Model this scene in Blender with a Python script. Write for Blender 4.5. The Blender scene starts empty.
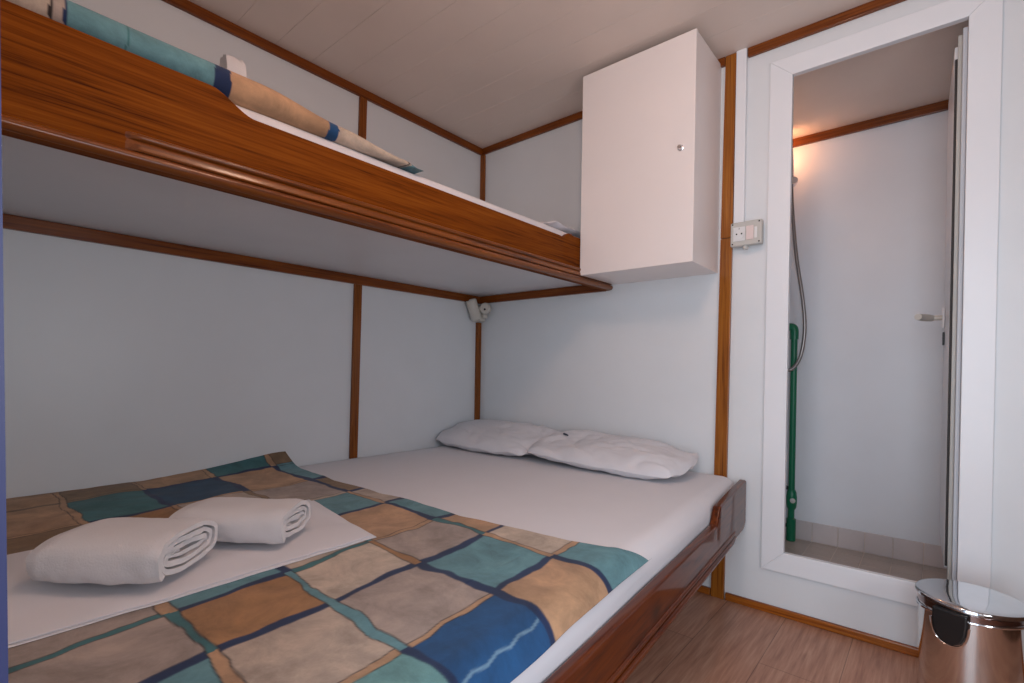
import bpy, bmesh, math, random
from mathutils import Vector, Matrix, noise
random.seed(7)
S = bpy.context.scene
COL = S.collection

# ------------------------------------------------------------------ camera
YAW, PIT, ROL = 0.7034, -0.0052, 0.0163
fwd = Vector((-math.sin(YAW)*math.cos(PIT), math.cos(YAW)*math.cos(PIT), math.sin(PIT)))
rt = Vector((math.cos(YAW), math.sin(YAW), 0)); up = rt.cross(fwd)
RR = math.cos(ROL)*rt + math.sin(ROL)*up
UU = -math.sin(ROL)*rt + math.cos(ROL)*up
cam = bpy.data.cameras.new('camera'); cam_o = bpy.data.objects.new('camera', cam); COL.objects.link(cam_o)
M = Matrix((RR, UU, -fwd)).transposed().to_4x4(); M.translation = Vector((1.857, -1.9148, 0.8329))
cam_o.matrix_world = M
cam.sensor_width = 36; cam.lens = 497.935*36/1024
cam.shift_x = 0; cam.shift_y = (371.94-341.5)/1024
cam.clip_start = 0.01
S.camera = cam_o

# ------------------------------------------------------------------ light
W = bpy.data.worlds.new('world'); S.world = W; W.use_nodes = True
bg = W.node_tree.nodes['Background']; bg.inputs[0].default_value = (0.62, 0.76, 1.0, 1); bg.inputs[1].default_value = 1.0

def area(name, loc, aim, size, size_y, power, color):
    l = bpy.data.lights.new(name, 'AREA'); l.shape = 'RECTANGLE'; l.size = size; l.size_y = size_y
    l.energy = power; l.color = color
    o = bpy.data.objects.new(name, l); COL.objects.link(o)
    o.location = loc
    o.rotation_euler = (Vector(aim)-Vector(loc)).to_track_quat('-Z', 'Y').to_euler()
    return o
# daylight through the open doorway behind the camera
area('daylight', (1.92, -2.55, 1.0), (1.92, 0, 0.95), 0.85, 1.6, 22, (0.80, 0.91, 1.0))
# added fill for the dim left side, set at an invented side window
area('side_fill_light', (2.585, -1.45, 0.93), (0, -1.2, 0.8), 0.62, 0.42, 8, (0.96, 0.96, 1.0))
# warm glow of the round ceiling lamp
def point(name, loc, power, color, r):
    l = bpy.data.lights.new(name, 'POINT'); l.energy = power; l.color = color; l.shadow_soft_size = r
    o = bpy.data.objects.new(name, l); COL.objects.link(o); o.location = loc; return o
point('ceiling_glow', (1.50, -1.30, 1.84), 9, (1.0, 0.63, 0.46), 0.09)
point('shower_glow', (1.320, 0.60, 1.845), 0.75, (1.0, 0.43, 0.20), 0.02)

S.view_settings.view_transform = 'Standard'; S.view_settings.look = 'None'
S.view_settings.gamma = 1.0; S.view_settings.use_curve_mapping = False
S.view_settings.exposure = -0.15

# ------------------------------------------------------------------ materials
def srgb(r, g, b):
    f = lambda c: (c/255/12.92 if c/255 <= 0.04045 else ((c/255+0.055)/1.055)**2.4)
    return (f(r), f(g), f(b), 1)

class Mat:
    def __init__(s, name):
        s.m = bpy.data.materials.new(name); s.m.use_nodes = True
        s.t = s.m.node_tree; s.n = s.t.nodes; s.b = s.n['Principled BSDF']
    def node(s, kind, **kw):
        n = s.n.new(kind)
        for k, v in kw.items(): setattr(n, k, v)
        return n
    def link(s, a, b): s.t.links.new(a, b)
    def coords(s, scale):
        tc = s.node('ShaderNodeTexCoord'); mp = s.node('ShaderNodeMapping')
        mp.inputs['Scale'].default_value = scale; s.link(tc.outputs['Object'], mp.inputs['Vector'])
        return mp.outputs['Vector']
    def noise(s, scale, sc, detail=3, rough=0.5, dist=0):
        n = s.node('ShaderNodeTexNoise'); n.inputs['Scale'].default_value = sc
        n.inputs['Detail'].default_value = detail; n.inputs['Roughness'].default_value = rough
        n.inputs['Distortion'].default_value = dist
        s.link(s.coords(scale), n.inputs['Vector']); return n.outputs['Fac']
    def ramp(s, fac, stops):
        r = s.node('ShaderNodeValToRGB'); e = r.color_ramp.elements
        while len(e) < len(stops): e.new(0.5)
        for el, (p, c) in zip(e, stops): el.position = p; el.color = c
        s.link(fac, r.inputs['Fac']); return r.outputs['Color']
    def bump(s, fac, strength, dist):
        b = s.node('ShaderNodeBump'); b.inputs['Strength'].default_value = strength
        b.inputs['Distance'].default_value = dist
        s.link(fac, b.inputs['Height']); s.link(b.outputs['Normal'], s.b.inputs['Normal'])
    def set(s, **kw):
        for k, v in kw.items(): s.b.inputs[k.replace('_', ' ')].default_value = v
        return s

def paint(name, c, rough=0.4, var=0.03, bump=0.02, coat=0.0):
    M_ = Mat(name).set(Roughness=rough)
    f = M_.noise((1, 1, 1), 6, 3)
    lo = tuple(x*(1-var) for x in c[:3])+(1,); hi = tuple(min(1, x*(1+var)) for x in c[:3])+(1,)
    M_.link(M_.ramp(f, [(0.3, lo), (0.7, hi)]), M_.b.inputs['Base Color'])
    if bump: M_.bump(M_.noise((1, 1, 1), 60, 2), bump, 0.002)
    if coat: M_.set(Coat_Weight=coat, Coat_Roughness=0.1)
    return M_.m

def wood(name, axis, dark, mid, light, rough=0.35, coat=0.25, grain=1.0, knot=None, spec=0.2, crough=0.14):
    M_ = Mat(name).set(Roughness=rough, Coat_Weight=coat, Coat_Roughness=crough, Specular_IOR_Level=spec)
    sc = [30*grain]*3; sc[axis] = 1.9*grain
    f1 = M_.noise(tuple(sc), 1.0, 8, 0.68, 0.9)
    sc2 = [190*grain]*3; sc2[axis] = 4*grain
    f2 = M_.noise(tuple(sc2), 1.0, 3, 0.6)
    mix = M_.node('ShaderNodeMath', operation='MULTIPLY_ADD')
    mix.inputs[1].default_value = 0.5; M_.link(f2, mix.inputs[0])
    mul = M_.node('ShaderNodeMath', operation='MULTIPLY'); mul.inputs[1].default_value = 0.5
    M_.link(f1, mul.inputs[0]); M_.link(mul.outputs[0], mix.inputs[2])
    c = M_.ramp(mix.outputs[0], [(0.36, dark), (0.46, mid), (0.64, light)])
    if knot:                            # one dark knot in the plank
        vs = M_.node('ShaderNodeVectorMath', operation='SUBTRACT'); vs.inputs[1].default_value = knot
        tc = M_.node('ShaderNodeTexCoord'); M_.link(tc.outputs['Object'], vs.inputs[0])
        vm = M_.node('ShaderNodeVectorMath', operation='MULTIPLY'); vm.inputs[1].default_value = (0, 22, 34); M_.link(vs.outputs[0], vm.inputs[0])
        ln = M_.node('ShaderNodeVectorMath', operation='LENGTH'); M_.link(vm.outputs[0], ln.inputs[0])
        kc = M_.ramp(ln.outputs['Value'], [(0.15, (0.22, 0.18, 0.18, 1)), (0.5, (0.55, 0.5, 0.45, 1)), (1.0, (1, 1, 1, 1))])
        kx = M_.node('ShaderNodeMix', data_type='RGBA', blend_type='MULTIPLY'); kx.inputs['Factor'].default_value = 1
        M_.link(c, kx.inputs['A']); M_.link(kc, kx.inputs['B']); c = kx.outputs['Result']
    M_.link(c, M_.b.inputs['Base Color'])
    M_.bump(mix.outputs[0], 0.08, 0.003)
    return M_.m

def metal(name, c, rough):
    M_ = Mat(name).set(Metallic=1.0)
    f = M_.noise((1, 1, 1), 25, 3)
    M_.link(M_.ramp(f, [(0.3, tuple(x*0.94 for x in c[:3])+(1,)), (0.7, c)]), M_.b.inputs['Base Color'])
    r = M_.node('ShaderNodeMapRange'); r.inputs[3].default_value = rough*0.8; r.inputs[4].default_value = rough*1.25
    M_.link(f, r.inputs[0]); M_.link(r.outputs[0], M_.b.inputs['Roughness'])
    return M_.m

def fabric(name, c, bump=0.25, scale=400, var=0.04, attr=False):
    M_ = Mat(name).set(Roughness=0.92)
    M_.b.inputs['Sheen Weight'].default_value = 0.08
    if attr:
        a = M_.node('ShaderNodeAttribute'); a.attribute_name = 'print'
        f = M_.noise((1, 1, 1), 11, 7, 0.7, 0.4)
        mx = M_.node('ShaderNodeMix', data_type='RGBA', blend_type='MULTIPLY')
        mx.inputs['Factor'].default_value = 1.0
        M_.link(a.outputs['Color'], mx.inputs['A'])
        M_.link(M_.ramp(f, [(0.33, (0.62, 0.62, 0.62, 1)), (0.5, (0.86, 0.87, 0.88, 1)), (0.68, (1.16, 1.15, 1.14, 1))]), mx.inputs['B'])
        M_.link(mx.outputs['Result'], M_.b.inputs['Base Color'])
    else:
        f = M_.noise((1, 1, 1), 9, 3)
        M_.link(M_.ramp(f, [(0.3, tuple(x*(1-var) for x in c[:3])+(1,)), (0.7, c)]), M_.b.inputs['Base Color'])
    M_.bump(M_.noise((1, 1, 1), scale, 2), bump, 0.0015)
    return M_.m

WALL = paint('white_laminate', (0.74, 0.76, 0.78, 1), 0.38, 0.015, 0.03)
WHITE = paint('white_frame_paint', (0.82, 0.83, 0.86, 1), 0.3, 0.01, 0.01)
CEIL = paint('ceiling_boards', (0.77, 0.655, 0.585, 1), 0.45, 0.02, 0.03)
CAB = paint('cabinet_white', (0.87, 0.795, 0.77, 1), 0.3, 0.01, 0.01)
SHOWW = paint('shower_laminate', (0.77, 0.78, 0.82, 1), 0.35, 0.015, 0.02)
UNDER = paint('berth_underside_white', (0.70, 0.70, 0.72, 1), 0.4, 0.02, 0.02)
wd, wm, wl = srgb(84, 38, 8), srgb(136, 70, 18), srgb(168, 98, 34)
WOOD_Y = wood('varnished_wood_along_y', 1, wd, wm, wl)
WOOD_X = wood('varnished_wood_along_x', 0, wd, wm, wl)
WOOD_Z = wood('varnished_wood_along_z', 2, srgb(98, 50, 12), srgb(140, 80, 24), srgb(164, 102, 36))
BOARD = wood('berth_board_wood', 1, srgb(62, 26, 4), srgb(108, 53, 7), srgb(134, 73, 16), 0.66, 0.0, 1.0, spec=0.07)
BEADM = wood('polished_bead_wood', 1, srgb(62, 26, 4), srgb(108, 53, 7), srgb(134, 73, 16), 0.35, 0.4, 1.0, spec=0.3)
RAIL = wood('side_rail_wood', 1, srgb(48, 16, 3), srgb(84, 32, 4), srgb(108, 50, 8), 0.4, 0.5, 0.5, knot=(0, -.017, .337), spec=0.1, crough=0.05)
TRIMD_Y = wood('dark_trim_along_y', 1, srgb(68, 28, 5), srgb(112, 54, 12), srgb(138, 74, 22))
TRIMD_X = wood('dark_trim_along_x', 0, srgb(68, 28, 5), srgb(112, 54, 12), srgb(138, 74, 22))
SHEET = fabric('white_cotton', (0.72, 0.71, 0.745, 1), 0.12, 500, 0.02)
TOWEL = fabric('white_terry', (0.68, 0.66, 0.67, 1), 0.5, 330, 0.05)
PRINT = fabric('printed_patchwork_cloth', None, 0.12, 500, attr=True)
CHROME = metal('chrome', (0.82, 0.82, 0.84, 1), 0.12)
STEEL = metal('polished_steel', (0.74, 0.72, 0.71, 1), 0.10)
RIMM = metal('dark_rim_steel', (0.34, 0.26, 0.25, 1), 0.2)
LIDM = metal('mirror_lid_steel', (0.70, 0.71, 0.73, 1), 0.05)
ALU = paint('satin_grey_metal_paint', (0.50, 0.52, 0.56, 1), 0.45, 0.02, 0.0)
BLACK = paint('black_plastic', (0.012, 0.012, 0.013, 1), 0.35, 0.1, 0.0)
DARK = paint('dark_rubber', (0.03, 0.025, 0.025, 1), 0.6, 0.1, 0.0)
CREAM = paint('cream_plastic', (0.62, 0.58, 0.52, 1), 0.4, 0.02, 0.0)
GREYP = paint('grey_plastic', (0.52, 0.51, 0.48, 1), 0.42, 0.02, 0.0)
SOCK = paint('white_socket_plastic', (0.74, 0.74, 0.74, 1), 0.35, 0.01, 0.0)
ROCK = paint('pale_pink_rocker', (0.74, 0.62, 0.60, 1), 0.35, 0.01, 0.0)
GREEN = paint('green_plastic_pipe', (0.0, 0.15, 0.068, 1), 0.35, 0.06, 0.0)
BLUEP = paint('blue_door_paint', srgb(48, 52, 88), 0.4, 0.04, 0.02)
PANEL = wood('brown_wall_panel', 2, srgb(70, 48, 36), srgb(98, 70, 54), srgb(118, 88, 68), 0.5, 0.1, 0.6)
TILE = paint('beige_tile', (0.62, 0.56, 0.56, 1), 0.3, 0.07, 0.0)
FTILE = paint('brown_tile', (0.46, 0.38, 0.33, 1), 0.3, 0.07, 0.0)
GROUT = paint('grout', (0.66, 0.58, 0.52, 1), 0.8, 0.05, 0.1)
TAG = paint('dark_tag', (0.03, 0.04, 0.07, 1), 0.8, 0.1, 0.0)
def glow(name, c, s):
    M_ = Mat(name)
    f = M_.noise((1, 1, 1), 8, 2)
    M_.link(M_.ramp(f, [(0.2, tuple(x*0.95 for x in c[:3])+(1,)), (0.8, c)]), M_.b.inputs['Emission Color'])
    M_.set(Emission_Strength=s, Roughness=0.4); return M_.m
LAMPG = glow('lit_lamp_glass', (1, 0.75, 0.55, 1), 6)
SHOWG = glow('lit_shower_lamp_glass', (1, 0.6, 0.32, 1), 5)

def floor_mat():
    M_ = Mat('wood_laminate_floor').set(Roughness=0.4)
    br = M_.node('ShaderNodeTexBrick'); br.offset = 0.37
    tc = M_.node('ShaderNodeTexCoord'); mp = M_.node('ShaderNodeMapping')
    mp.inputs['Rotation'].default_value = (0, 0, math.radians(90)); mp.inputs['Location'].default_value = (0.4, 0.036, 0)
    M_.link(tc.outputs['Object'], mp.inputs['Vector']); M_.link(mp.outputs['Vector'], br.inputs['Vector'])
    br.inputs['Scale'].default_value = 1; br.inputs['Brick Width'].default_value = 1.2
    br.inputs['Row Height'].default_value = 0.19; br.inputs['Mortar Size'].default_value = 0.0012
    br.inputs['Color1'].default_value = (0.86, 0.86, 0.86, 1); br.inputs['Color2'].default_value = (1.05, 1.03, 1.0, 1)
    br.inputs['Mortar'].default_value = (0.45, 0.42, 0.4, 1)
    f = M_.noise((26, 2.2, 26), 1.0, 6, 0.62, 1.2); f2 = M_.noise((130, 6, 130), 1, 3, 0.6)
    a = M_.node('ShaderNodeMath', operation='ADD'); M_.link(f, a.inputs[0]); M_.link(f2, a.inputs[1])
    h = M_.node('ShaderNodeMath', operation='MULTIPLY'); h.inputs[1].default_value = 0.5; M_.link(a.outputs[0], h.inputs[0])
    c = M_.ramp(h.outputs[0], [(0.36, srgb(152, 106, 86)), (0.5, srgb(178, 132, 109)), (0.64, srgb(196, 154, 130))])
    mx = M_.node('ShaderNodeMix', data_type='RGBA', blend_type='MULTIPLY'); mx.inputs['Factor'].default_value = 1
    M_.link(c, mx.inputs['A']); M_.link(br.outputs['Color'], mx.inputs['B']); M_.link(mx.outputs['Result'], M_.b.inputs['Base Color'])
    M_.bump(h.outputs[0], 0.06, 0.002)
    return M_.m
FLOOR = floor_mat()

# ------------------------------------------------------------------ mesh helpers (all in world coordinates)
class MB:
    def __init__(s): s.bm = bmesh.new(); s.smooth = False
    def box(s, x0, x1, y0, y1, z0, z1, bev=0.0, seg=2):
        t = bmesh.new(); bmesh.ops.create_cube(t, size=1)
        for v in t.verts:
            v.co = Vector((x0+(v.co.x+.5)*(x1-x0), y0+(v.co.y+.5)*(y1-y0), z0+(v.co.z+.5)*(z1-z0)))
        if bev: bmesh.ops.bevel(t, geom=t.edges[:], offset=bev, segments=seg, affect='EDGES', profile=0.6)
        return s.add(t)
    def obox(s, c, ax, ay, az, hx, hy, hz, bev=0.0, seg=2):
        t = bmesh.new(); bmesh.ops.create_cube(t, size=2)
        if True:
            for v in t.verts: v.co = Vector((v.co.x*hx, v.co.y*hy, v.co.z*hz))
        if bev: bmesh.ops.bevel(t, geom=t.edges[:], offset=bev, segments=seg, affect='EDGES', profile=0.6)
        Q = Matrix((Vector(ax).normalized(), Vector(ay).normalized(), Vector(az).normalized())).transposed()
        for v in t.verts: v.co = Q @ v.co + Vector(c)
        return s.add(t)
    def add(s, t, mat=None):
        me = bpy.data.meshes.new('tmp'); t.to_mesh(me); t.free(); s.bm.from_mesh(me); bpy.data.meshes.remove(me); return s
    def prism(s, poly, e0, e1, bev=0.0):
        """poly: list of 3D points of the start cap; e0,e1 offsets vectors of the two caps"""
        t = bmesh.new()
        a = [t.verts.new(Vector(p)+Vector(e0)) for p in poly]; b = [t.verts.new(Vector(p)+Vector(e1)) for p in poly]
        n = len(poly)
        t.faces.new(a[::-1]); t.faces.new(b)
        for i in range(n): t.faces.new((a[i], a[(i+1) % n], b[(i+1) % n], b[i]))
        bmesh.ops.recalc_face_normals(t, faces=t.faces[:])
        if bev:
            bmesh.ops.bevel(t, geom=[e for e in t.edges if e.calc_face_angle(0) > 0.5], offset=bev, segments=2, affect='EDGES', profile=0.6)
        return s.add(t)
    def loft(s, secs, caps=True, closed=True):
        t = bmesh.new()
        R_ = [[t.verts.new(Vector(p)) for p in sec] for sec in secs]
        n = len(R_[0])
        for a, b in zip(R_[:-1], R_[1:]):
            for i in range(n if closed else n-1):
                t.faces.new((a[i], a[(i+1) % n], b[(i+1) % n], b[i]))
        if caps and closed: t.faces.new(R_[0][::-1]); t.faces.new(R_[-1])
        bmesh.ops.recalc_face_normals(t, faces=t.faces[:])
        return s.add(t)
    def tube(s, pts, r, seg=12, sub=6, caps=True):
        P = [Vector(p) for p in pts]
        if sub > 1 and len(P) > 2:
            Q = []
            for i in range(len(P)-1):
                p0 = P[max(i-1, 0)]; p1 = P[i]; p2 = P[i+1]; p3 = P[min(i+2, len(P)-1)]
                for k in range(sub):
                    u = k/sub
                    Q.append(0.5*((2*p1)+(p2-p0)*u+(2*p0-5*p1+4*p2-p3)*u*u+(3*p1-p0-3*p2+p3)*u**3))
            Q.append(P[-1]); P = Q
        secs = []; ref = None
        for i, p in enumerate(P):
            d = (P[min(i+1, len(P)-1)]-P[max(i-1, 0)]).normalized()
            if ref is None: ref = d.orthogonal().normalized()
            ref = (ref-d*ref.dot(d)).normalized(); b = d.cross(ref)
            rr = r(i/(len(P)-1)) if callable(r) else r
            secs.append([p+ref*math.cos(a)*rr+b*math.sin(a)*rr for a in [2*math.pi*k/seg for k in range(seg)]])
        s.smooth = True
        return s.loft(secs, caps)
    def lathe(s, prof, c, axis=(0, 0, 1), seg=48, caps=True):
        ax = Vector(axis).normalized(); u = ax.orthogonal().normalized(); w = ax.cross(u); c = Vector(c)
        secs = [[c+ax*h+(u*math.cos(a)+w*math.sin(a))*r for a in [2*math.pi*k/seg for k in range(seg)]] for r, h in prof]
        s.smooth = True
        return s.loft(secs, caps)
    def build(s, name, mat, parent=None, base=None, smooth=None):
        me = bpy.data.meshes.new(name)
        if base is None: base = (tuple(parent['_b']) if parent is not None else (0, 0, 0))
        off = Vector(base)
        for v in s.bm.verts: v.co -= off
        bmesh.ops.recalc_face_normals(s.bm, faces=s.bm.faces[:])
        s.bm.to_mesh(me); s.bm.free()
        me.materials.append(mat)
        o = bpy.data.objects.new(name, me); COL.objects.link(o)
        if parent is not None:
            o.parent = parent; o.location = off-Vector(tuple(parent['_b']))
        else: o.location = off
        o['_b'] = tuple(off)
        if (s.smooth if smooth is None else smooth):
            for p in me.polygons: p.use_smooth = True
            me.set_sharp_from_angle(angle=math.radians(42))
        return o

def grid_obj(name, nu, nv, fn, mat, parent=None, base=(0, 0, 0), thick=0.0, color=None, closed_u=False):
    """surface grid: fn(i,j) -> world point ; color(i,j) -> rgb"""
    off = Vector(base)
    vs = []; cs = []
    for j in range(nv+1):
        for i in range(nu+1):
            vs.append(Vector(fn(i/nu, j/nv))-off)
            if color: cs.append(color(i/nu, j/nv))
    fs = []
    for j in range(nv):
        for i in range(nu):
            a = j*(nu+1)+i; fs.append((a, a+1, a+nu+2, a+nu+1))
    me = bpy.data.meshes.new(name); me.from_pydata([tuple(v) for v in vs], [], fs); me.update()
    if color:
        at = me.color_attributes.new('print', 'FLOAT_COLOR', 'POINT')
        for k, c in enumerate(cs): at.data[k].color = (c[0], c[1], c[2], 1)
    me.materials.append(mat)
    for p in me.polygons: p.use_smooth = True
    o = bpy.data.objects.new(name, me); COL.objects.link(o)
    if parent is not None: o.parent = parent; o.location = off-Vector(tuple(parent['_b']))
    else: o.location = off
    o['_b'] = tuple(off)
    if thick:
        m = o.modifiers.new('solid', 'SOLIDIFY'); m.thickness = thick; m.offset = 1
    return o

def empty(name, base, label, cat, group=None, kind=None):
    o = bpy.data.objects.new(name, None); COL.objects.link(o); o.location = base; o['_b'] = tuple(base)
    o.empty_display_size = 0.05
    if label: o['label'] = label; o['category'] = cat
    if group: o['group'] = group
    if kind: o['kind'] = kind
    return o
def tag(o, label, cat, group=None):
    o['label'] = label; o['category'] = cat
    if group: o['group'] = group
    return o
def struct(o, label=None):
    o['kind'] = 'structure'
    if label: o['label'] = label; o['category'] = 'structure'
    return o
def nz(x, y, z=0.0): return noise.noise(Vector((x, y, z)))
def sstep(a, b, x):
    t = min(1, max(0, (x-a)/(b-a))); return t*t*(3-2*t)

# ------------------------------------------------------------------ room shell
RX, RY, H = 2.62, -1.897, 2.0      # right wall, rear wall, ceiling
m = MB().box(-0.05, RX+.05, -2.9, 0.04, -0.05, 0.0); struct(m.build('floor', FLOOR), 'brown wood laminate cabin floor')
m = MB()
y = 0.0                            # ceiling boards run along x, thin grooves between
edges = [0.04, -0.155, -0.29, -0.425, -0.56]
while edges[-1] > RY: edges.append(edges[-1]-0.135)
for a, b in zip(edges[:-1], edges[1:]): m.box(-0.05, RX+.05, b+.0003, a-.0003, H, H+.03, 0.0007, 1)
m.box(-0.05, RX+.05, RY-.1, 0.04, H+.004, H+.05)
struct(m.build('ceiling', CEIL), 'pale boarded cabin ceiling')
struct(MB().box(-0.05, 0, RY-.05, 0.04, 0, H).build('wall_left', WALL), 'white laminate wall along the beds')
m = MB().box(0, 1.44, 0, 0.04, 0, H).box(1.44, 1.945, 0, 0.04, 0, 0.19).box(1.44, 1.945, 0, 0.04, 1.87, H).box(1.945, RX, 0, 0.04, 0, H)
struct(m.build('wall_back', WALL), 'white laminate wall with the shower doorway')
wy0, wy1, wz0, wz1 = -1.78, -1.12, .70, 1.16  # opening of the unseen window, added to give the side fill a source
m = MB().box(RX, RX+.05, RY-.05, wy0, 0, H).box(RX, RX+.05, wy1, 0.04, 0, H).box(RX, RX+.05, wy0, wy1, 0, wz0).box(RX, RX+.05, wy0, wy1, wz1, H)
struct(m.build('wall_right', PANEL), 'brown wood panelled wall at the right of the cabin')
m = MB()
for a in ((wz0-.03, wz0+.02), (wz1-.02, wz1+.03)): m.box(RX-.012, RX+.05, wy0-.03, wy1+.03, a[0], a[1], .003)
for a in ((wy0-.03, wy0+.02), (wy1-.02, wy1+.03)): m.box(RX-.012, RX+.05, a[0], a[1], wz0+.02, wz1-.02, .003)
struct(m.build('added_window', WHITE), 'unseen white framed side window, added to go with the fill light')
DX0, DX1, DZ = 1.50, 2.28, 1.86
m = MB().box(0, DX0-.04, RY-.05, RY, 0, H).box(DX1+.04, RX, RY-.05, RY, 0, H).box(DX0-.04, DX1+.04, RY-.05, RY, DZ+.04, H)
struct(m.build('wall_rear', WALL), 'white wall at the foot of the beds with the cabin doorway')
d2 = empty('door_2', (1.89, RY, 0), 'blue painted jamb of the open cabin doorway, a thin edge at the far left of the photo', 'door', kind='structure')
jy = lambda z: -1.8907+(.94-z)*.0165
MB().prism([(DX0, jy(0), 0), (DX0, jy(DZ+.04), DZ+.04), (DX0, -1.945, DZ+.04), (DX0, -1.945, 0)], (0, 0, 0), (-.04, 0, 0)).build('jamb', BLUEP, d2)
MB().box(DX1, DX1+.04, -1.945, RY+.006, 0, DZ+.04, .002).build('jamb', BLUEP, d2)
MB().box(DX0, DX1, -1.945, RY+.006, DZ, DZ+.04, .002).build('door_head', BLUEP, d2)

# wooden strips over the panel joints
def trim(n, m, mat, label): struct(m.build('trim_%d' % n, mat), label)
trim(1, MB().box(0, .014, RY, -0.001, 1.965, 1.9995, .002), TRIMD_Y, 'wooden strip between left wall and ceiling')
trim(2, MB().box(.0145, 1.25, -.014, -.0003, 1.968, 1.9995, .002), TRIMD_X, 'wooden strip between back wall and ceiling left of the cabinet post')
trim(3, MB().box(1.329, RX, -.014, -.0003, 1.968, 1.9995, .002), TRIMD_X, 'wooden strip between back wall and ceiling over the doorway')
trim(4, MB().box(.0002, .016, -1.893, -.0005, 1.178, 1.2148, .002), TRIMD_Y, 'wooden strip on the left wall under the upper berth')
trim(5, MB().box(.0165, .764, -.016, -.0003, 1.178, 1.2148, .002), TRIMD_X, 'wooden strip on the back wall under the upper berth')
def strip_left(n, y0b, y0t, zb, zt, w, label):
    m = MB().prism([(0.0002, y0b-w/2, zb), (0.0002, y0b+w/2, zb), (0.0002, y0t+w/2, zt), (0.0002, y0t-w/2, zt)], (0, 0, 0), (.011, 0, 0), .0015)
    trim(n, m, TRIM_Z, label)
TRIM_Z = wood('dark_trim_along_z', 2, srgb(84, 38, 8), srgb(126, 68, 18), srgb(150, 86, 30))
strip_left(6, -.741, -.729, 1.236, 1.9645, .034, 'short upright wooden strip on the left wall above the upper berth')
strip_left(7, -.752, -.741, .45, 1.1805, .035, 'upright wooden strip on the left wall between the berths')
trim(8, MB().box(.0002, .028, -.014, -.0003, 1.236, 1.9645, .002), TRIM_Z, 'upright wooden corner strip above the upper berth')
trim(9, MB().box(.0002, .016, -.030, -.0003, .30, 1.078, .002), TRIM_Z, 'upright wooden corner strip between the berths')
def post(n, zb, zt, label):
    xl = lambda z: 1.233+.0095*z; w = lambda z: .047-.0045*z
    m = MB().prism([(xl(zb), 0, zb), (xl(zb)+w(zb), 0, zb), (xl(zt)+w(zt), 0, zt), (xl(zt), 0, zt)], (0, -.0005, 0), (0, -.014, 0), .002)
    trim(n, m, WOOD_Z, label)
post(10, 0.0, 1.327, 'lower length of the wooden post left of the doorway')
post(11, 1.329, 1.999, 'upper length of the wooden post beside the cabinet')
trim(12, MB().box(1.2915, 1.327, -.02, -.0003, 1.372, 1.9995, .003), WHITE, 'white cable strip running down from the ceiling to the socket')
struct(MB().box(1.284, RX, -.014, -.0003, 0.0005, .027, .004).build('baseboard_back', WOOD_X), 'varnished wooden skirting at the foot of the back wall under the doorway')
trim(17, MB().box(.001, 1.2305, -.014, -.0003, 0.0005, .027, .004), WOOD_X, 'varnished wooden skirting under the lower bunk')

# ------------------------------------------------------------------ doorway and shower room
FX0, FX1, FX2, FX3 = 1.403, 1.4735, 1.9155, 1.985
FZ0, FZ1, FZ2, FZ3 = .150, .219, 1.853, 1.918
door = empty('door_1', (1.69, 0, 0), 'white framed doorway with the shower room door opened inwards', 'door', kind='structure')
m = MB()
yo, yi = -.012, .010
m.prism([(FX0, 0, FZ0), (FX1, 0, FZ1), (FX1, 0, FZ2), (FX0, 0, FZ3)], (0, yo, 0), (0, yi, 0), .002)
m.prism([(FX3, 0, FZ0), (FX2, 0, FZ1), (FX2, 0, FZ2), (FX3, 0, FZ3)], (0, yo, 0), (0, yi, 0), .002)
m.prism([(FX0, 0, FZ0), (FX3, 0, FZ0), (FX2, 0, FZ1), (FX1, 0, FZ1)], (0, yo, 0), (0, yi, 0), .002)
m.prism([(FX0, 0, FZ3), (FX3, 0, FZ3), (FX2, 0, FZ2), (FX1, 0, FZ2)], (0, yo, 0), (0, yi, 0), .002)
m.build('door_frame', WHITE, door)
MB().box(1.9045, 1.9150, .002, .03, FZ1, 1.832, .002).build('door_stop', ALU, door)
MB().box(1.895, 1.9045, .03, .052, FZ1+.01, 1.828, .001).build('door_jamb', GREYP, door)
MB().box(1.889, 1.895, .05, .062, .27, 1.77, .001).build('door_seal', DARK, door)
leaf = MB().prism([(1.888, .063, .262), (1.880, .46, .262), (1.912, .46, .262), (1.920, .063, .262)], (0, 0, 0), (0, 0, 1.55), .002).build('door_leaf', WHITE, door)
m = MB().box(1.875, 1.8815, .335, .375, .998, 1.068, .003)
m.build('escutcheon', WHITE, leaf)
m = MB().tube([(1.878, .355, 1.035), (1.852, .355, 1.035), (1.842, .352, 1.035)], .0085, 12).tube([(1.848, .360, 1.035), (1.836, .335, 1.035), (1.822, .30, 1.034), (1.812, .26, 1.033)], lambda t: .0105+.002*math.sin(t*3.14), 14)
m.build('door_handle', CREAM, leaf)
MB().box(1.876, 1.8815, .342, .370, .940, .985, .002).build('keyhole', BLACK, leaf)

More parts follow.
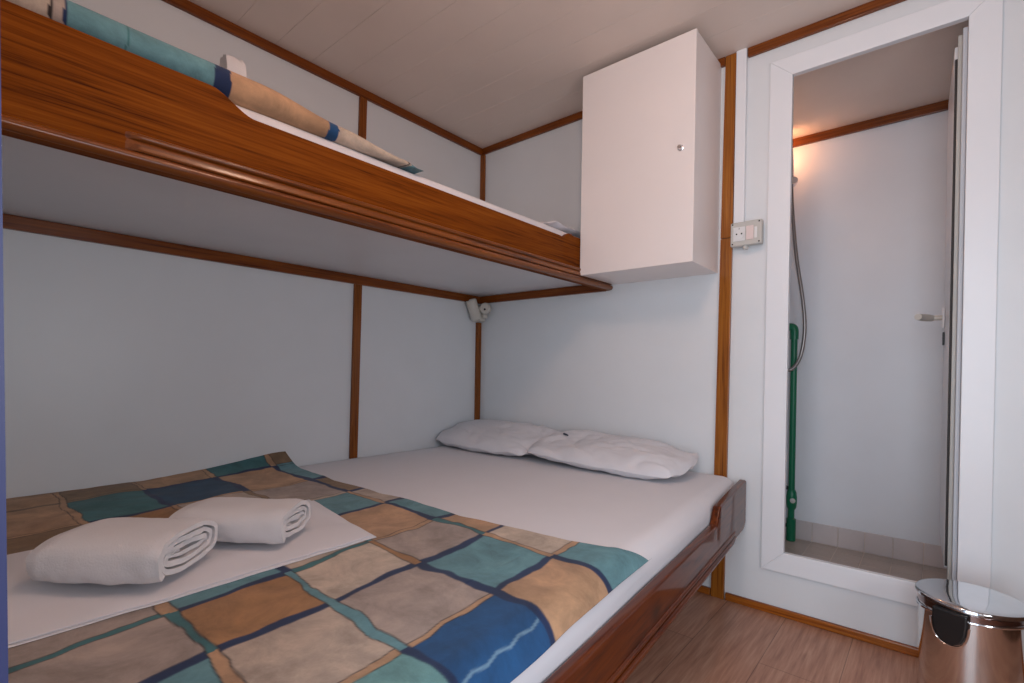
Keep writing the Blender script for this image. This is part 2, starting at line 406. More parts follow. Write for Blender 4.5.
SX0, SX1, SY, SZ, SC = 1.28, 2.02, .70, .073, 1.925
struct(MB().box(SX0-.03, SX1+.03, SY, SY+.03, 0, SC+.05).build('wall_shower_back', SHOWW), 'pale back wall of the shower room')
struct(MB().box(SX0-.03, SX0, .0402, SY, 0, SC+.05).build('wall_shower_left', SHOWW), 'pale left wall of the shower room')
struct(MB().box(SX1, SX1+.03, .0402, SY, 0, SC+.05).build('wall_shower_right', SHOWW), 'pale right wall of the shower room')
struct(MB().box(SX0, SX1, .0402, SY, SC, SC+.04).build('ceiling_shower', CEIL), 'pale ceiling of the shower room')
struct(MB().box(SX0, SX1, .0402, SY, SZ-.05, SZ-.002).build('floor_shower', GROUT), 'tiled floor of the shower room')
m = MB(); xs = [1.251, 1.348, 1.445, 1.544, 1.640, 1.737, 1.835, 1.932, 2.029]
for a, b in zip(xs[:-1], xs[1:]):
    for yy in (.0405, .137, .234, .331, .428, .525, .622):
        m.box(max(a, SX0)+.0015, min(b, SX1)-.0015, yy+.0015, min(yy+.097, SY-.009)-.0015, SZ-.006, SZ, .001, 1)
trim(13, m, FTILE, 'beige floor tiles of the shower room')
m = MB()
for a, b in zip(xs[:-1], xs[1:]):
    m.box(max(a, SX0)+.0015, min(b, SX1)-.0015, SY-.008, SY-.0005, SZ+.001, .160, .001, 1)
trim(14, m, TILE, 'row of beige tiles along the foot of the shower wall')
trim(15, MB().box(SX0, SX1, SY-.004, SY-.0002, SZ-.002, .158), GROUT, 'grout behind the shower tile row')
trim(16, MB().box(SX0, SX1, SY-.014, SY-.0003, 1.887, SC-.0005, .002), TRIMD_X, 'wooden strip between shower wall and shower ceiling')

lamp = empty('shower_wall_lamp', (SX0, .60, 1.845), 'lit warm bulkhead lamp high on the left shower wall hidden by the frame', 'lamp')
MB().lathe([(.001, 0.0005), (.05, 0.0005), (.05, .008), (.001, .008)], (SX0, .60, 1.845), (1, 0, 0), 24).build('lamp_base', WHITE, lamp)
MB().lathe([(.001, .0082), (.036, .0082), (.034, .014), (.022, .021), (.001, .023)], (SX0, .60, 1.845), (1, 0, 0), 24).build('lamp_glass', SHOWG, lamp)

hs = empty('hand_shower', (1.30, .60, .85), 'hand shower with grey metal hose hanging inside the shower doorway', 'shower')
MB().tube([(1.353, .60, 1.72), (1.353, .60, 1.69), (1.360, .60, 1.56), (1.380, .60, 1.35), (1.407, .60, 1.165), (1.417, .60, 1.03), (1.404, .60, .918), (1.377, .60, .862), (1.346, .60, .848), (1.30, .635, .86), (1.2805, .64, .87)], .0075, 12, 8).build('hose', metal('hose_metal', (0.32, 0.29, 0.28, 1), .35), hs)
m = MB().tube([(1.2805, .60, 1.70), (1.345, .60, 1.70)], .011, 14, 1).lathe([(.001, -.014), (.019, -.014), (.021, 0), (.019, .014), (.001, .014)], (1.358, .60, 1.695), (.3, -.9, .2), 20)
m.build('holder', CHROME, hs)
MB().tube([(1.353, .60, 1.72), (1.351, .60, 1.79), (1.348, .59, 1.85)], .010, 12, 4).build('shower_handle', CHROME, hs)
MB().lathe([(.001, -.012), (.012, -.012), (.022, .004), (.024, .012), (.001, .014)], (1.336, .58, 1.868), (.35, -.75, -.55), 20).build('shower_head', BLACK, hs)

gp = empty('water_pipe', (1.370, .64, SZ), 'green plastic water pipe standing in the shower corner', 'pipe')
m = MB().tube([(1.370, .64, SZ+.001), (1.369, .64, 1.035)], .0135, 16, 1)
m.build('pipe', GREEN, gp)
m = MB().tube([(1.369, .64, .99), (1.369, .64, 1.030), (1.362, .64, 1.044), (1.345, .64, 1.047), (1.2805, .64, 1.047)], .0175, 16, 4)
m.build('elbow', GREEN, gp)
MB().lathe([(.014, -.045), (.019, -.035), (.022, -.012), (.022, .012), (.019, .035), (.014, .045)], (1.3705, .64, .262), (0, 0, 1), 18).build('valve_body', GREEN, gp)
MB().lathe([(.001, .020), (.011, .020), (.011, .029), (.001, .031)], (1.3705, .64, .262), (.35, -.94, 0), 16).build('valve_screw', GREYP, gp)
MB().lathe([(.014, 0), (.019, .002), (.019, .10), (.014, .104)], (1.3705, .64, SZ+.001), (0, 0, 1), 18).build('sleeve', GREEN, gp)
for pts in ([(1.357, .64, .31), (1.33, .64, .318), (1.2805, .64, .318)], [(1.357, .64, .145), (1.33, .64, .135), (1.2805, .64, .135)]):
    MB().tube(pts, .008, 10, 3).build('bracket', BLACK, gp)

# ------------------------------------------------------------------ power socket
so = empty('power_socket', (1.342, 0, 1.327), 'grey surface mounted power socket with switch beside the wooden post', 'socket')
MB().box(1.2895, 1.394, -.044, -.0205, 1.285, 1.370, .006, 3).build('housing', GREYP, so)
MB().box(1.295, 1.389, -.0203, -.0005, 1.290, 1.365, .003).build('back_box', GREYP, so)
MB().box(1.300, 1.340, -.0465, -.0442, 1.302, 1.352, .002).build('socket_plate', SOCK, so)
m = MB().lathe([(.0175, 0), (.0195, .0005), (.0195, .003), (.0175, .003)], (1.320, -.0464, 1.327), (0, -1, 0), 32, caps=False)
m.build('socket_ring', SOCK, so)
for dx in (-.0085, .0085):
    MB().lathe([(.0001, 0), (.0028, 0), (.0028, .0009), (.0001, .0009)], (1.320+dx, -.0465, 1.327), (0, -1, 0), 12).build('socket_hole', BLACK, so)
MB().lathe([(.0001, 0), (.0025, 0), (.0025, .0009), (.0001, .0009)], (1.320, -.0465, 1.346), (0, -1, 0), 12).build('indicator', BLACK, so)
MB().box(1.343, 1.368, -.0475, -.0442, 1.303, 1.352, .002).build('switch_rocker', ROCK, so)
MB().box(1.370, 1.379, -.046, -.0442, 1.306, 1.345, .001).build('side_plate', SOCK, so)
for sx, sz in ((1.385, 1.363), (1.385, 1.293), (1.297, 1.363), (1.297, 1.293)):
    MB().lathe([(.0001, 0), (.003, 0), (.003, .0012), (.0001, .0012)], (sx, -.0432, sz), (0, -1, 0), 10).build('screw', DARK, so)
MB().lathe([(.0001, 0), (.009, 0), (.009, .008), (.007, .012), (.0001, .012)], (1.338, -.03, 1.285), (0, 0, -1), 16).build('cable_gland', GREYP, so)

# ------------------------------------------------------------------ wall cabinet
cb = empty('wall_cabinet', (1.016, -.131, 1.204), 'white single door wall cabinet hung under the ceiling', 'cabinet')
cx0, cx1, cz0, cz1 = .7945, 1.2345, 1.2045, 1.978
m = MB().box(cx0, cx0+.016, -.243, -.0005, cz0, cz1, .001).box(cx1-.016, cx1, -.243, -.0005, cz0, cz1, .001)
m.box(cx0+.016, cx1-.016, -.243, -.0005, cz0, cz0+.016, .001).box(cx0+.016, cx1-.016, -.243, -.0005, cz1-.016, cz1, .001).box(cx0+.016, cx1-.016, -.012, -.0005, cz0+.016, cz1-.016)
m.build('carcass', CAB, cb)
cd = MB().box(cx0, cx1+.002, -.2625, -.2445, cz0-.001, cz1, .0015).build('door', CAB, cb)
MB().lathe([(.0001, 0), (.010, 0), (.010, .003), (.0075, .004), (.0075, .014), (.006, .016), (.0001, .016)], (1.190, -.2626, 1.592), (0, -1, 0), 20).build('lock_knob', CHROME, cd)

# ------------------------------------------------------------------ upper berth
ub = empty('upper_berth', (.4, -.95, 1.18), 'varnished wooden upper bunk with scooped front board and white underside', 'bunk bed')
BY0, BY1 = -1.892, -.0165
def board_top(y):
    z = 1.371+.004*sstep(-1.6, -1.9, y)
    dip = sstep(-1.565, -1.480, y)*(1-sstep(-.375, -.325, y))
    return z*(1-dip)+1.336*dip - (0.019*sstep(-.4, -.3, y) if y > -.6 else 0)
ys = [BY0+(BY1-BY0)*i/240 for i in range(241)]
secs = []
for yy in ys:
    zt = board_top(yy); r = .005
    secs.append([(.766, yy, 1.178), (.790, yy, 1.178), (.790, yy, zt-r), (.7885, yy, zt-r*.3), (.785, yy, zt), (.771, yy, zt), (.7675, yy, zt-r*.3), (.766, yy, zt-r)])
m = MB().loft(secs); m.smooth = True
fb = m.build('front_board', BOARD, ub)
# rounded bottom bead and routed step above it
prof = [(.789, 1.1785)]+[(.7895+.0145*math.sin(a), 1.1895-.011*math.cos(a)) for a in [math.pi*k/10 for k in range(11)]]+[(.789, 1.2004)]
m = MB().loft([[(x, yy, z) for x, z in prof] for yy in (BY0, BY1)]); m.smooth = True
m.build('bead_molding', BEADM, fb)
prof = [(.7895, 1.2012), (.7965, 1.2012), (.799, 1.204), (.7975, 1.214), (.794, 1.219)]+[(.793+.0065*math.sin(a), 1.2265-.006*math.cos(a)) for a in [math.pi*k/8 for k in range(9)]]+[(.7895, 1.234)]
def step_scale(yy): return sstep(-1.698, -1.672, yy)
secs = [[(.7895+(x-.7895)*max(.02, step_scale(yy)), yy, z) for x, z in prof] for yy in [-1.70+.004*i for i in range(8)]+[BY1]]
m = MB().loft(secs); m.smooth = True
m.build('step_molding', BEADM, fb)
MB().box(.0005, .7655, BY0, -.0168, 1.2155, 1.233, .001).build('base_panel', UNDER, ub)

def cushion(name, x0, x1, y0, y1, z0, z1, mat, r, wob=.004, nu=40, nv=140, re=None):
    """mattress: rounded slab; section loops along y"""
    secs = []
    n = 9
    for j in range(nv+1):
        t = j/nv; yy = y0+(y1-y0)*t
        e = min(1.0, min(yy-y0, y1-yy)/(re or r)); e = math.sqrt(max(0, 1-(1-e)**2)); e = max(e, .12)
        lo = []; R2 = r
        ins = (re or R2)*(1-e)
        X0 = x0(yy) if callable(x0) else x0; X1 = x1(yy) if callable(x1) else x1
        a0, a1, b0, b1 = X0+ins, X1-ins, z0+ins*.5, z1-ins*.5
        rr = min(R2*.98, (b1-b0)/2*.98)
        for cx, cz, s0 in ((a1-rr, b0+rr, -90), (a1-rr, b1-rr, 0), (a0+rr, b1-rr, 90), (a0+rr, b0+rr, 180)):
            for k in range(n):
                a = math.radians(s0+90*k/(n-1)); lo.append((cx+rr*math.cos(a), yy, cz+rr*math.sin(a)))
        secs.append([(x+wob*nz(x*5, yy*5, z*9), y_, z+wob*nz(x*4+9, yy*4, z*4)) for x, y_, z in lo])
    m = MB().loft(secs); m.smooth = True
    return m

m = cushion('x', .006, .7645, -1.888, -.018, 1.2345, 1.374, SHEET, .03, .002)
tag(m.build('mattress', SHEET, base=(.4, -.95, 1.235)), 'mattress in a white sheet lying in the upper bunk', 'mattress', None)

TEAL = srgb(98, 142, 150)[:3]; NAVY = srgb(24, 44, 82)[:3]; TAN = srgb(184, 146, 112)[:3]; BEI = srgb(184, 166, 150)[:3]
GRY = srgb(166, 150, 140)[:3]; BLUE = srgb(22, 76, 124)[:3]; ORG = srgb(166, 122, 80)[:3]; LTEAL = srgb(112, 160, 160)[:3]
BRN = srgb(138, 112, 84)[:3]; DBLU = srgb(18, 66, 96)[:3]; LBEI = srgb(198, 180, 162)[:3]; DTEAL = srgb(60, 112, 116)[:3]; LINE = srgb(40, 32, 34)[:3]

# blanket of the upper bunk: lies flat on the mattress, its rolled edge looks over the board
def ub_top(y):
    return 1.432-.024*sstep(-1.46, -1.28, y)-.022*sstep(-1.27, -1.10, y)-.012*sstep(-1.09, -1.045, y)
def ub_bot(y): return 1.3690+.006*sstep(-1.2, -1.05, y)
def ub_fn(u, v):
    yy = -1.885+v*(.855); s = u*1.0
    zt, zb = ub_top(yy), ub_bot(yy); r = (zt-zb)/2
    endt = sstep(1.0, .95, v)
    r *= (0.35+.65*endt); zc = zb+r
    if zt-zb < .001: r = .0005
    flat = .55; L = flat; arc = math.pi*r; 
    t = u
    xr = .776-r + .004*nz(yy*3, 0, 3)
    if t < .5: return (xr-flat*(1-t*2), yy+.01*nz((t)*6, yy*3), zb+2*r+.004*nz(t*8, yy*6))
    if t < .9:
        a = (t-.5)/.4*math.pi
        return (xr+r*math.sin(a)*1.05, yy+.004*nz(yy*9, 1), zc+r*math.cos(a))
    return (xr-.15*(t-.9)/.1, yy, zb+(1.3762-zb)*min(1, (t-.9)/.02))
def ub_col(u, v):
    yy = -1.885+v*.855; yb = yy+.004*nz(yy*20, u*8)+(.012*(u-.7))
    yb2 = yb
    for a, c in ((-1.790, BEI), (-1.786, LINE), (-1.772, GRY), (-1.768, NAVY), (-1.690, TEAL), (-1.687, DTEAL), (-1.552, TEAL), (-1.522, NAVY), (-1.312, TAN), (-1.287, BLUE), (-1.085, LBEI), (-1.080, LINE), (-1.074, BEI), (9, TEAL)):
        if yb2 < a: return c
o = grid_obj('blanket', 60, 300, ub_fn, PRINT, base=(.5, -1.46, 1.376), color=ub_col)
tag(o, 'patchwork blanket with teal, navy and tan bands along the upper bunk edge', 'blanket')

m = MB(); m.smooth = True
secs = []
for j in range(9):
    t = j/8; yy = -1.458+.042*t
    secs.append([(.515+.06*k/12, yy+.003*nz(k*.4, j*.4), 1.52+.052*math.sin(min(1, (k+1)/4, (13-k)/4)*math.pi/2)+.005*nz(k*.5, j*.7)) for k in range(13)]+[(.575-.06*k/6, yy, 1.4425) for k in range(7)])
m.loft(secs); tag(m.build('towel', TOWEL, base=(.545, -1.437, 1.4425)), 'small white folded towel peeping out behind the teal blanket on the upper bunk', 'towel')

def pillow(name, c, ax, ay, az, hx, hy, hz, seed, wr=.008, nx=56, ny=40):
    """pillow: two bulged faces meeting in a seam; pinched pointed corners, wrinkles"""
    ax, ay, az, c = Vector(ax).normalized(), Vector(ay).normalized(), Vector(az).normalized(), Vector(c)
    t = bmesh.new(); G = {}
    for side in (1, -1):
        for i in range(nx+1):
            for j in range(ny+1):
                if side == -1 and (i in (0, nx) or j in (0, ny)): G[(side, i, j)] = G[(1, i, j)]; continue
                u, v = 2*i/nx-1, 2*j/ny-1
                cc = 1-.13*(u*v)**2; cu = cc*(1-.03*(1-u*u)*abs(v)**6); cv = cc*(1-.04*(1-v*v)*abs(u)**6)
                h = (max(0, 1-abs(u)**3.2)**.48)*(max(0, 1-abs(v)**2.8)**.5)
                w = wr*h**.6*(nz(u*1.5+seed, v*1.3, side*3)*1.5+nz(u*5+seed, v*3+2, side)*.22-.55*max(0, .22-abs(nz(u*2.2+v*1.6+seed, v*1.5-u, 3)))/.22-.35*max(0, .12-abs(nz(u*4.2-v*2+seed, v*3+u, 9)))/.12)
                ew = .010*nz(u*3+seed*2, v*3+7)*(abs(u)**4+abs(v)**4)
                P = c+ax*(u*hx*cv)+ay*(v*hy*cu)+az*(side*(hz*h+w)*(1 if side > 0 else .75)+ew)
                G[(side, i, j)] = t.verts.new(P)
    for side in (1, -1):
        for i in range(nx):
            for j in range(ny):
                q = [G[(side, i, j)], G[(side, i+1, j)], G[(side, i+1, j+1)], G[(side, i, j+1)]]
                t.faces.new(q if side > 0 else q[::-1])
    m = MB(); m.smooth = True; m.add(t); return m

m = pillow('p', (.45, -.23, 1.3965), (1, .02, 0), (0, 1, .0), (0, 0, 1), .315, .19, .021, 3.3, .004)
tag(m.build('pillow', SHEET, base=(.44, -.20, 1.375)), 'white pillow end showing over the upper bunk board next to the cabinet', 'pillow')

# ------------------------------------------------------------------ lower berth
def rail_out(y): return 1.350+.083*(-y)
lb = empty('lower_berth', (.68, -.92, 0), 'wide lower bunk with a varnished stepped wooden side rail', 'bed')
def rail_top(y):
    s = 1-sstep(-.432, -.385, y)
    z = (.453-.042*(-y))*(1-s)+.389*s
    return z-.012*max(0, 1-abs(y)/.02)
ys = [-1.874+(1.874-.0165)*i/300 for i in range(301)]
secs = []
for yy in ys:
    xo = rail_out(yy); xi = xo-.024; zt = rail_top(yy); r = .006
    zb = .283+.022*max(0, 1-abs(yy+.0165)/.04)**2
    sec = [(xi, yy, zb), (xo-.002, yy, zb), (xo, yy, zb+.002)]
    sec += [(xo-r+r*math.cos(a), yy, zt-r+r*math.sin(a)) for a in [math.pi/2*k/5 for k in range(6)]]
    sec += [(xi+r-r*math.sin(a), yy, zt-r+r*math.cos(a)) for a in [math.pi/2*k/5 for k in range(6)]]
    secs.append(sec)
m = MB().loft(secs); m.smooth = True
rl = m.build('side_rail', RAIL, lb)
def bead(zc, h, out, ya, yb):
    secs = []
    for k in range(31):
        yy = ya+(yb-ya)*k/30; xo = rail_out(yy); f = min(1, (k+.4)/1.5, 1) if False else (1 if k < 30 else .4)
        secs.append([(xo-.001, yy, zc-h)]+[(xo+out*f*math.sin(a), yy, zc-h*math.cos(a)) for a in [math.pi*q/8 for q in range(9)]]+[(xo-.001, yy, zc+h)])
    m = MB().loft(secs); m.smooth = True; return m
bead(.2915, .008, .010, -1.874, -.19).build('bead_molding', RAIL, rl)
bead(.3075, .006, .006, -1.874, -.19).build('bead_molding', RAIL, rl)
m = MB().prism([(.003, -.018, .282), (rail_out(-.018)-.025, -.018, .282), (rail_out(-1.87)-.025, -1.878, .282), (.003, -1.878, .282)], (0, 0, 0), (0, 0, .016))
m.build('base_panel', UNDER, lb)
for xx, yy in ((.06, -.06), (.06, -1.78), (1.40, -1.78)):
    MB().box(xx-.025, xx+.025, yy-.025, yy+.025, 0, .2815, .003).build('leg', WOOD_Z, lb)

MT = .457
m = cushion('x', .006, lambda y: rail_out(y)-.027, -1.880, -.018, .2985, MT, SHEET, .055, .0025, re=.02)
tag(m.build('mattress', SHEET, base=(.66, -.92, .2985)), 'wide white sheeted mattress on the lower bunk', 'mattress')

# pillows at the wall end
pg = 'white pillows on the lower bunk'
m = pillow('p', (.300, -.182, .516), (1, -.02, -.01), (.02, .93, .20), (.01, -.20, .95), .310, .168, .050, 1.7, .013)
tag(m.build('pillow', SHEET, base=(.31, -.18, .46)), 'white pillow against the corner of the left and back walls, under the berth lamp', 'pillow', pg)
p2 = empty('pillow', (.87, -.185, .46), 'white pillow nearer the wooden post, with dark tag, overlapping its neighbour', 'pillow', pg)
m = pillow('p', (.896, -.192, .513), (1, .02, -.035), (-.02, .96, .15), (.035, -.15, .97), .336, .165, .050, 5.2, .014)
m.build('pillow_case', SHEET, p2)
MB().obox((.684, -.1735, .5635), (1, .3, -.3), (-.3, 1, 0), (.3, 0, 1), .012, .008, .0022, .001).build('tag', TAG, p2)

# ------------------------------------------------------------------ printed blanket on the lower bunk
XL = [-.30, -.06, .080, .335, .55, .735, .945, 1.107, 1.290, 1.47, 1.70]      # upright seams of the print
YL = [-.85, -1.112, -1.310, -1.505, -1.682, -1.875]
CELL = {  # (column, row) -> colour
 0: {0: TAN, 1: TEAL, 2: BRN, 3: TEAL, 4: TAN},
 1: {0: BRN, 1: DTEAL, 2: TAN, 3: BRN, 4: TAN},
 2: {0: TEAL, 1: TAN, 2: DBLU, 3: DTEAL, 4: TAN},
 3: {0: BRN, 1: GRY, 2: BEI, 3: ORG, 4: BRN},
 4: {0: BEI, 1: TEAL, 2: TAN, 3: GRY, 4: TAN},
 5: {0: TEAL, 1: TAN, 2: BEI, 3: TEAL, 4: GRY},
 6: {0: TAN, 1: GRY, 2: LBEI, 3: ORG, 4: GRY},
 7: {0: LBEI, 1: TEAL, 2: GRY, 3: BEI, 4: TEAL},
 8: {0: TEAL, 1: TAN, 2: BLUE, 3: LTEAL, 4: BEI},
 9: {0: TEAL, 1: TAN, 2: BLUE, 3: LTEAL, 4: BEI}}
# seam colours: V[(line index i, row)] between columns i-1 and i ; Hh[(column, line j)]
V = {(7, 1): NAVY, (7, 2): NAVY, (7, 3): NAVY, (7, 0): NAVY, (7, 4): NAVY, (8, 0): TAN, (8, 1): NAVY, (8, 2): TAN, (8, 3): TAN, (8, 4): TAN,
     (6, 0): NAVY, (6, 1): TAN, (6, 2): DTEAL, (6, 3): NAVY, (6, 4): DTEAL, (5, 0): NAVY, (5, 1): NAVY, (5, 2): TEAL, (5, 3): NAVY, (4, 0): NAVY, (4, 1): BEI,
     (4, 2): TAN, (3, 0): NAVY, (3, 1): TAN, (3, 2): TAN, (3, 3): NAVY, (2, 0): TEAL, (2, 1): NAVY, (2, 2): NAVY, (2, 3): BRN, (2, 4): BRN, (9, 0): NAVY, (9, 1): NAVY}
Hh = {(8, 1): NAVY, (7, 1): TAN, (6, 1): DTEAL, (5, 1): NAVY, (4, 1): TAN, (8, 2): NAVY, (7, 2): NAVY, (6, 2): ORG, (5, 2): TEAL, (8, 3): NAVY, (7, 3): TEAL, (6, 3): TEAL,
      (7, 4): TAN, (6, 4): DTEAL, (8, 4): BEI, (5, 3): NAVY, (2, 2): NAVY, (2, 3): NAVY, (3, 2): BRN, (3, 3): TAN, (2, 1): NAVY, (3, 1): NAVY, (4, 2): NAVY}
def print_col(x, y):
    xp = x-.11*(-y-1.1)
    xw = xp+.015*nz(xp*7, y*7, 1)+.006*nz(xp*20, y*20, 4)+.0022*nz(xp*44, y*44, 7)
    yw = y+.014*nz(xp*7, y*7, 8)+.006*nz(xp*20, y*20, 12)+.0022*nz(xp*44, y*44, 17)
    i = max(k for k in range(len(XL)-1) if xw >= XL[k]) if xw >= XL[0] else 0
    j = max([k for k in range(len(YL)-1) if yw <= YL[k]] or [0])
    j = min(j, 4); i = min(i, 9)
    base = CELL[i][j]
    # nearest seams
    dv = [(abs(xw-XL[k]), k) for k in range(1, len(XL)-1)]; dv.sort(); d1, k1 = dv[0]
    dh = [(abs(yw-YL[k]), k) for k in range(1, len(YL))]; dh.sort(); d2, k2 = dh[0]
    wv = .0060+.006*nz(y*8, k1*3.1, 2); wh = .0060+.006*nz(x*8, k2*3.1, 5)
    mixc = lambda p, q, t: tuple(x_*(1-t)+y_*t for x_, y_ in zip(p, q))
    out = base
    for d_, w_, c in ((d1, wv, V.get((k1, j), TAN)), (d2, wh, Hh.get((i, k2), TAN))):
        out = mixc(out, NAVY if c is NAVY else LINE, .85*(1-sstep(w_+.0012, w_+.0042, d_)))
        out = mixc(out, c, 1-sstep(w_-.0012, w_+.0018, d_))
    # white stitch line on the blue patch
    if base is BLUE and min(d1-wv, d2-wh) > .004 and j == 2:
        sx = xp-1.392+.005*abs(((y*38) % 2)-1)
        out = mixc(out, srgb(120, 154, 176)[:3], .8*(1-sstep(.0008, .0034, abs(sx))))
    return out
def edge_y(x):
    P = [(0, -1.037), (.1, -1.045), (.376, -1.062), (.7, -1.047), (.95, -1.054), (1.10, -1.04), (1.24, -1.018), (1.32, -.995), (1.345, -.975), (1.40, -.90), (1.6, -.9)]
    for a, b in zip(P[:-1], P[1:]):
        if x <= b[0]: return a[1]+(b[1]-a[1])*max(0, x-a[0])/(b[0]-a[0])
    return P[-1][1]
BL = 1.505
def bl_flat(u, v):
    s = .004+u*BL; ye = edge_y(s*.98)
    return s, ye+v*(-1.876-ye)
def bl_z(x, y):
    return MT+.0075+.0035+.0035*nz(x*4, y*4, 2)+.0022*nz(x*9+3, y*8, 6)+.0012*nz(x*20, y*20, 1)+.010*max(0, nz(x*5+y*3, y*5+x*2, 9))*sstep(.62, .35, x)
def bl_fn(u, v):
    s, yy = bl_flat(u, v)
    xm = rail_out(yy)-.027; r = .055; x1 = xm-r
    lift = .0075
    rip = .0035*nz(s*4, yy*4, 2)+.0022*nz(s*9+3, yy*8, 6)+.0012*nz(s*20, yy*20, 1)
    if s <= x1: x = s; z = MT+lift
    else:
        a = (s-x1)/(r+lift)
        a = min(a, 1.12+.10*sstep(-1.05, -1.5, yy)+.05*nz(yy*6, 3))*1.0
        x = x1+(r+lift)*math.sin(a); z = MT-r+(r+lift)*math.cos(a)
    # edge rides up the wall
    if s < .14:
        w = (1-s/.14)**1.6
        z += w*(.001+.042*sstep(-1.5, -1.03, yy)+.004*nz(yy*7, 5))
        x = max(x, .004)
    if s > x1 - .12: rip *= .5
    # raised crumples near the back
    z += .010*max(0, nz(s*5+yy*3, yy*5+s*2, 9))*sstep(.62, .35, s)
    return (x, yy, z+rip+.0035)
def bl_col(u, v): return print_col(*bl_flat(u, v))
o = grid_obj('blanket', 600, 336, bl_fn, PRINT, base=(.7, -1.43, MT+.004), color=bl_col)
tag(o, 'large patchwork printed blanket in teal, tan, beige and blue on the lower bunk', 'blanket')

# ------------------------------------------------------------------ folded sheet and rolled towels
BZ = MT+.0125
def sheet_layer(q, z, t, seed):
    # q: four corners (front right, far right, far left, front left)
    t_ = bmesh.new(); nu, nv = 40, 30; G = {}
    for side in (1, 0):
        for i in range(nu+1):
            for j in range(nv+1):
                u, v = i/nu, j/nv
                p = (q[0]*(1-u)+q[3]*u)*(1-v)+(q[1]*(1-u)+q[2]*u)*v
                e = min(u, 1-u, v*.7, (1-v)*.7)*nu
                rnd = t*.48*(1-min(1, e/1.0)) if side else -t*.1*(1-min(1, e/1.0))
                w = .003*nz(p.x*5+seed, p.y*5)+.0015*nz(p.x*13, p.y*13, seed)
                jit = .003*nz(p.x*9, p.y*9, 3+seed)
                G[(side, i, j)] = t_.verts.new((p.x+jit, p.y+jit, bl_z(p.x+jit, p.y+jit)+z+.15*w+(t if side else 0)-rnd))
    for side in (1, 0):
        for i in range(nu):
            for j in range(nv):
                f = [G[(side, i, j)], G[(side, i+1, j)], G[(side, i+1, j+1)], G[(side, i, j+1)]]
                t_.faces.new(f if side else f[::-1])
    rim = [(i, 0) for i in range(nu)]+[(nu, j) for j in range(nv)]+[(i, nv) for i in range(nu, 0, -1)]+[(0, j) for j in range(nv, 0, -1)]
    for a, b in zip(rim, rim[1:]+rim[:1]): t_.faces.new((G[(0,)+a], G[(0,)+b], G[(1,)+b], G[(1,)+a]))
    m = MB(); m.smooth = True; m.add(t_); return m
V2 = lambda a, b: Vector((a, b))
m = sheet_layer((V2(.958, -1.292), V2(.585, -1.235), V2(.535, -1.855), V2(.972, -1.870)), .0010, .0032, 1)
m2 = sheet_layer((V2(.952, -1.300), V2(.580, -1.245), V2(.545, -1.855), V2(.967, -1.868)), .0043, .0032, 4)
fs_o = empty('folded_sheet', (.70, -1.55, BZ), 'flat folded white sheet under the two rolled towels', 'sheet')
m.build('lower_fold', SHEET, fs_o); m2.build('upper_fold', SHEET, fs_o)

def rolled_towel(c, ang, L, w, h, seed, turns=2.6, th=.011):
    """terry towel folded and rolled: a spiral strip, flattened, swept along its length"""
    ca, sa = math.cos(ang), math.sin(ang)
    ax = Vector((ca, sa, 0)); ay = Vector((-sa, ca, 0)); c = Vector(c)
    N = int(turns*44); nl = 46
    t = bmesh.new(); rows = []
    A, B = w/2, h/2
    for i in range(N+1):
        f = i/N; a = -math.pi*.80 - f*turns*2*math.pi      # from the outside inwards
        k = 1-f*turns*(th*1.3/B)*.86
        k = max(k, .10)
        ra = max(A-(1-k)*B*1.0, .012+.25*A*(1-f)); rb = B*k
        ring = []
        for side in (0, 1):
            rr_a, rr_b = ra-side*th*.8, max(rb-side*th*.8, .001)
            row = []
            for j in range(nl+1):
                s = j/nl
                endr = .5+.5*min(1, min(s, 1-s)*nl/3)
                skew = .012*f*(1 if s > .5 else -1)*0
                bul = 1-.05*(1-min(1, min(s, 1-s)/.08))
                x = (s-.5)*L + .006*nz(a*1.3+seed, s*2, 3)*(abs(s-.5)*2)**3 - (.010*(f)*(1 if s > .5 else -1))
                ca_, sn_ = math.cos(a), math.sin(a); ex = .72
                flat = 1-.08*(1-sstep(0, .16, s))
                px = rr_a*math.copysign(abs(ca_)**ex, ca_)*bul; pz = rr_b*math.copysign(abs(sn_)**ex, sn_)*bul*flat-(1-flat)*B*.93
                # squarish cross-section, flat underneath
                pz = max(pz, -B*.93+(0.001 if side else 0)) if f < .5 else pz
                nzv = .0035*nz(px*28+seed, pz*28, x*18)+.0018*nz(px*60, pz*60+seed, x*50)
                P = c+ax*x+ay*(px+nzv)+Vector((0, 0, B*.93+pz+nzv*.6))
                if P.z < c.z+.0006: P.z = c.z+.0006
                row.append(t.verts.new(P))
            ring.append(row)
        rows.append(ring)
    for (o0, i0), (o1, i1) in zip(rows[:-1], rows[1:]):
        for j in range(nl):
            t.faces.new((o0[j], o0[j+1], o1[j+1], o1[j])); t.faces.new((i0[j], i1[j], i1[j+1], i0[j+1]))
        t.faces.new((o0[0], o1[0], i1[0], i0[0])); t.faces.new((o0[nl], i0[nl], i1[nl], o1[nl]))
    for r_ in (rows[0], rows[-1]):
        for j in range(nl): t.faces.new((r_[0][j], r_[1][j], r_[1][j+1], r_[0][j+1]))
    m = MB(); m.smooth = True; m.add(t); return m
tg = 'rolled white towels on the lower bunk'
TZ = MT+.0235
m = rolled_towel((.822, -1.684, TZ), math.radians(41), .200, .178, .086, 2.0, 3.3)
tag(m.build('rolled_towel', TOWEL, base=(.822, -1.684, TZ)), 'larger rolled white towel in front, nearer the left edge of the photo', 'towel', tg)
m = rolled_towel((.776, -1.487, TZ), math.radians(40), .225, .155, .078, 6.0, 3.2)
tag(m.build('rolled_towel', TOWEL, base=(.776, -1.487, TZ)), 'rolled white towel lying behind the other, at the folded sheet corner', 'towel', tg)

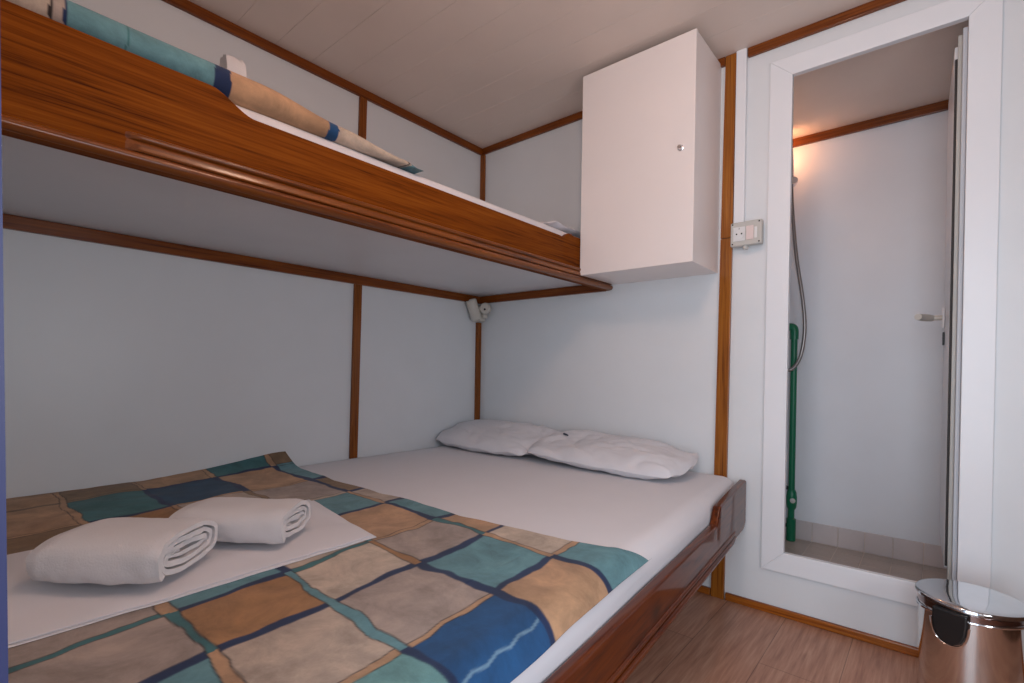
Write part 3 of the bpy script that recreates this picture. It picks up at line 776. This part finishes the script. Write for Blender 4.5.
# ------------------------------------------------------------------ berth lamp in the corner
rlp = empty('berth_lamp', (.02, -.02, 1.08), 'small cream plastic reading lamp in the corner under the upper bunk', 'lamp')
MB().box(.004, .058, -.056, -.0155, 1.080, 1.100, .006, 3).box(.006, .078, -.046, -.0168, 1.095, 1.168, .009, 3).build('lamp_base', CREAM, rlp)
d = Vector((-.06, -.40, .91)).normalized()
MB().lathe([(.001, -.054), (.024, -.054), (.0285, -.048), (.0285, .045), (.024, .051), (.0225, .047), (.001, .045)], Vector((.040, -.086, 1.140)), d, 28).build('lamp_shade', CREAM, rlp)
MB().lathe([(.001, -.006), (.026, -.006), (.029, 0), (.029, .02), (.022, .027), (.001, .027)], (.085, -.042, 1.142), (.45, -.88, .1), 24).build('swivel', CREAM, rlp)
MB().lathe([(.0001, 0), (.0055, 0), (.0055, .004), (.0001, .004)], (.101, -.0665, 1.137), (.45, -.88, .1), 12).build('switch', BLACK, rlp)
MB().tube([(.075, -.050, 1.14), (.055, -.07, 1.14)], .012, 10, 1).build('arm', CREAM, rlp)

# ------------------------------------------------------------------ pedal bin
bx, by = 1.933, -.262
pb = empty('pedal_bin', (bx, by, 0), 'polished steel pedal bin with mirror lid and black hinge', 'bin')
MB().lathe([(.001, 0.0005), (.091, 0.0005), (.093, .006), (.093, .02), (.094, .021), (.0985, .262), (.0985, .27), (.001, .27)], (bx, by, 0), (0, 0, 1), 72).build('body', STEEL, pb)
MB().lathe([(.094, .2705), (.100, .2705), (.100, .286), (.094, .286)], (bx, by, 0), (0, 0, 1), 72).build('rim', RIMM, pb)
MB().lathe([(.001, .2865), (.103, .2865), (.1055, .289), (.1055, .2955), (.103, .2985), (.09, .3005), (.05, .3020), (.001, .3025)], (bx, by, 0), (0, 0, 1), 96).build('lid', LIDM, pb)
m = MB(); m.smooth = True
n = 72
ring = [(bx+.1015*math.cos(a), by+.1015*math.sin(a), .2655-.006*math.cos(a-2.6)) for a in [2*math.pi*k/n for k in range(n+1)]]
m.tube(ring, .0032, 8, 1, caps=False); m.build('handle_ring', CHROME, pb)
hd = Vector((-.36, -.933, 0)).normalized(); ht = Vector((-hd.y, hd.x, 0))
def sh(u, z, o): 
    p = Vector((bx, by, 0))+hd*(.099+o)+ht*u; return (p.x, p.y, z)
shape = [(-.033, .286), (-.033, .262), (-.030, .238), (-.022, .218), (-.008, .209), (.008, .209), (.022, .218), (.030, .238), (.033, .262), (.033, .286)]
MB().prism([sh(u, z, 0) for u, z in shape], -hd*.006, hd*.016, .004).build('hinge', BLACK, pb)
m = MB(); m.tube([sh(u*1.08, z-.002, .012) for u, z in shape[1:-1]], .0026, 8, 4); m.build('hinge_wire', CHROME, pb)
pd = -hd
pp = Vector((bx, by, .012))+pd*.112
MB().obox(pp, pd, ht, (0, 0, 1), .018, .022, .004, .003).build('pedal', BLACK, pb)

# ------------------------------------------------------------------ ceiling lamp
cl = empty('ceiling_lamp', (1.50, -1.30, 1.93), 'lit round warm ceiling lamp above the cabin floor', 'lamp')
MB().lathe([(.001, 1.972), (.115, 1.972), (.115, 1.9995), (.001, 1.9995)], (1.50, -1.30, 0), (0, 0, 1), 40).build('lamp_base', WHITE, cl)
MB().lathe([(.001, 1.9475), (.05, 1.949), (.085, 1.957), (.102, 1.9715), (.001, 1.9715)], (1.50, -1.30, 0), (0, 0, 1), 40).build('lamp_glass', LAMPG, cl)

for o in S.objects:
    if '_b' in o: del o['_b']
